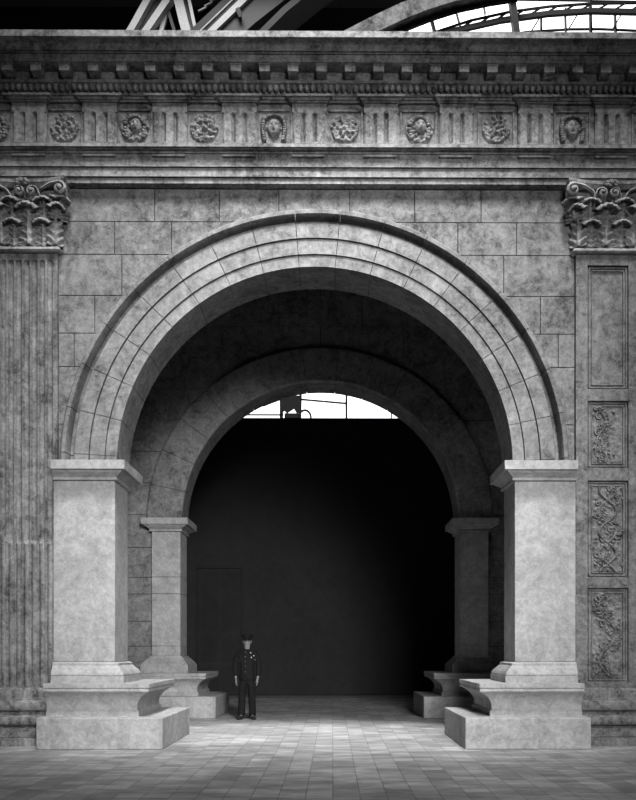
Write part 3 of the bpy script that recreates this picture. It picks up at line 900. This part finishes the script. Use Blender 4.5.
fs = [(j*n+i, j*n+(i+1) % n, (j+1)*n+(i+1) % n, (j+1)*n+i) for j in range(5) for i in range(n)] + [tuple(range(n))[::-1], tuple(range(5*n, 6*n))]
cp.add(vs, fs)
cap_o = mm(cp).build('cap', M['uniform'], man, smooth=50)
vz = MB(); vs = []
for i in range(13):
    a = pi + pi*i/12
    vs += [(0.008+0.088*cos(a), 0.1*sin(a), 1.627), (0.008+0.090*cos(a), 0.1*sin(a) - 0.055*(-sin(a)), 1.607)]
vs += [(x_, y_, z_-0.006) for x_, y_, z_ in vs]
fs = []
for i in range(12):
    fs += [(2*i, 2*i+1, 2*i+3, 2*i+2), (26+2*i, 26+2*i+2, 26+2*i+3, 26+2*i+1), (2*i+1, 26+2*i+1, 26+2*i+3, 2*i+3), (2*i, 2*i+2, 26+2*i+2, 26+2*i)]
vz.add(vs, fs); mm(vz).build('visor', M['shoe'], cap_o, smooth=50)
for sg in (-1, 1):
    fe = MB(); fe.ell((0.008+sg*0.030, -0.098, 1.578), (0.015, 0.010, 0.009), 10, 7)
    mm(fe).build('eye', M['hair'], man, smooth=80)
ns = MB(); ns.ell((0.008, -0.108, 1.555), (0.013, 0.018, 0.024), 10, 8); mm(ns).build('nose', M['skin'], man, smooth=80)
for sg in (-1, 1):
    ns = MB(); ns.ell((0.008+sg*0.084, 0.0, 1.565), (0.010, 0.018, 0.030), 8, 7); mm(ns).build('ear', M['skin'], man, smooth=80)
mo = MB(); mo.ell((0.008, -0.093, 1.520), (0.024, 0.008, 0.005), 10, 6); mm(mo).build('mouth', plain('lip', 0.12), man, smooth=80)
for k, zz in enumerate((1.36, 1.265, 1.17, 1.075, 0.965)):
    yy = (-0.105, -0.128, -0.122, -0.116, -0.120)[k]
    b = MB(); b.ell((-0.02, yy, zz), (0.013, 0.008, 0.013), 10, 6); mm(b).build('button', M['button'], man, smooth=80)
for (x_, zz) in ((0.085, 1.345), (0.145, 1.285), (0.10, 1.25)):
    b = MB(); b.ell((x_, -0.112 if x_ < 0.12 else -0.088, zz), (0.014, 0.012, 0.014), 10, 6); mm(b).build('medal', M['medal'], man, smooth=80)

# ------------------------------------------------------------------ light
w = bpy.data.worlds.new('World'); bpy.context.scene.world = w; w.use_nodes = True
w.node_tree.nodes['Background'].inputs[0].default_value = (1, 1, 1, 1)
w.node_tree.nodes['Background'].inputs[1].default_value = 0.02
def area(name, loc, tgt, sx, sy, power, spread=180):
    d = bpy.data.lights.new(name, 'AREA'); d.shape = 'RECTANGLE'; d.size = sx*S; d.size_y = sy*S; d.energy = power
    d.spread = radians(spread)
    o = bpy.data.objects.new(name, d); C.objects.link(o); o.location = Vector(loc)*S
    o.rotation_euler = (Vector(tgt)-Vector(loc)).to_track_quat('-Z', 'Y').to_euler()
    return o
area('hall_skylight', (60, -640, 1750), (-10, 210, 0), 360, 260, 800, 25)
area('entablature_fill_light', (140, -720, 1520), (0, 0, 600), 380, 260, 520, 40)  # added lamp for the entablature and upper wall, kept off the floor
area('hall_window', (340, -1400, 560), (-60, 220, 150), 260, 420, 810, 38)
area('rib_fill_light', (-200, 300, 1900), (100, 900, 1400), 600, 300, 3200, 140)  # added unseen lamp that brightens the pale roof ribs

# ------------------------------------------------------------------ camera
cd = bpy.data.cameras.new('camera'); cam = bpy.data.objects.new('camera', cd); C.objects.link(cam)
cam.location = Vector((CX, -F, CZ))*S
cam.rotation_euler = (radians(90), 0, radians(-0.35))
cd.sensor_fit = 'AUTO'; cd.sensor_width = 36.0; cd.lens = 36.0*F/800.0
cd.shift_x = -19.5/800.0; cd.shift_y = 250.0/800.0
cd.clip_end = 500
bpy.context.scene.camera = cam
vs_ = bpy.context.scene.view_settings
vs_.view_transform = 'Standard'; vs_.look = 'None'; vs_.gamma = 1; vs_.exposure = -1.2; vs_.use_curve_mapping = False
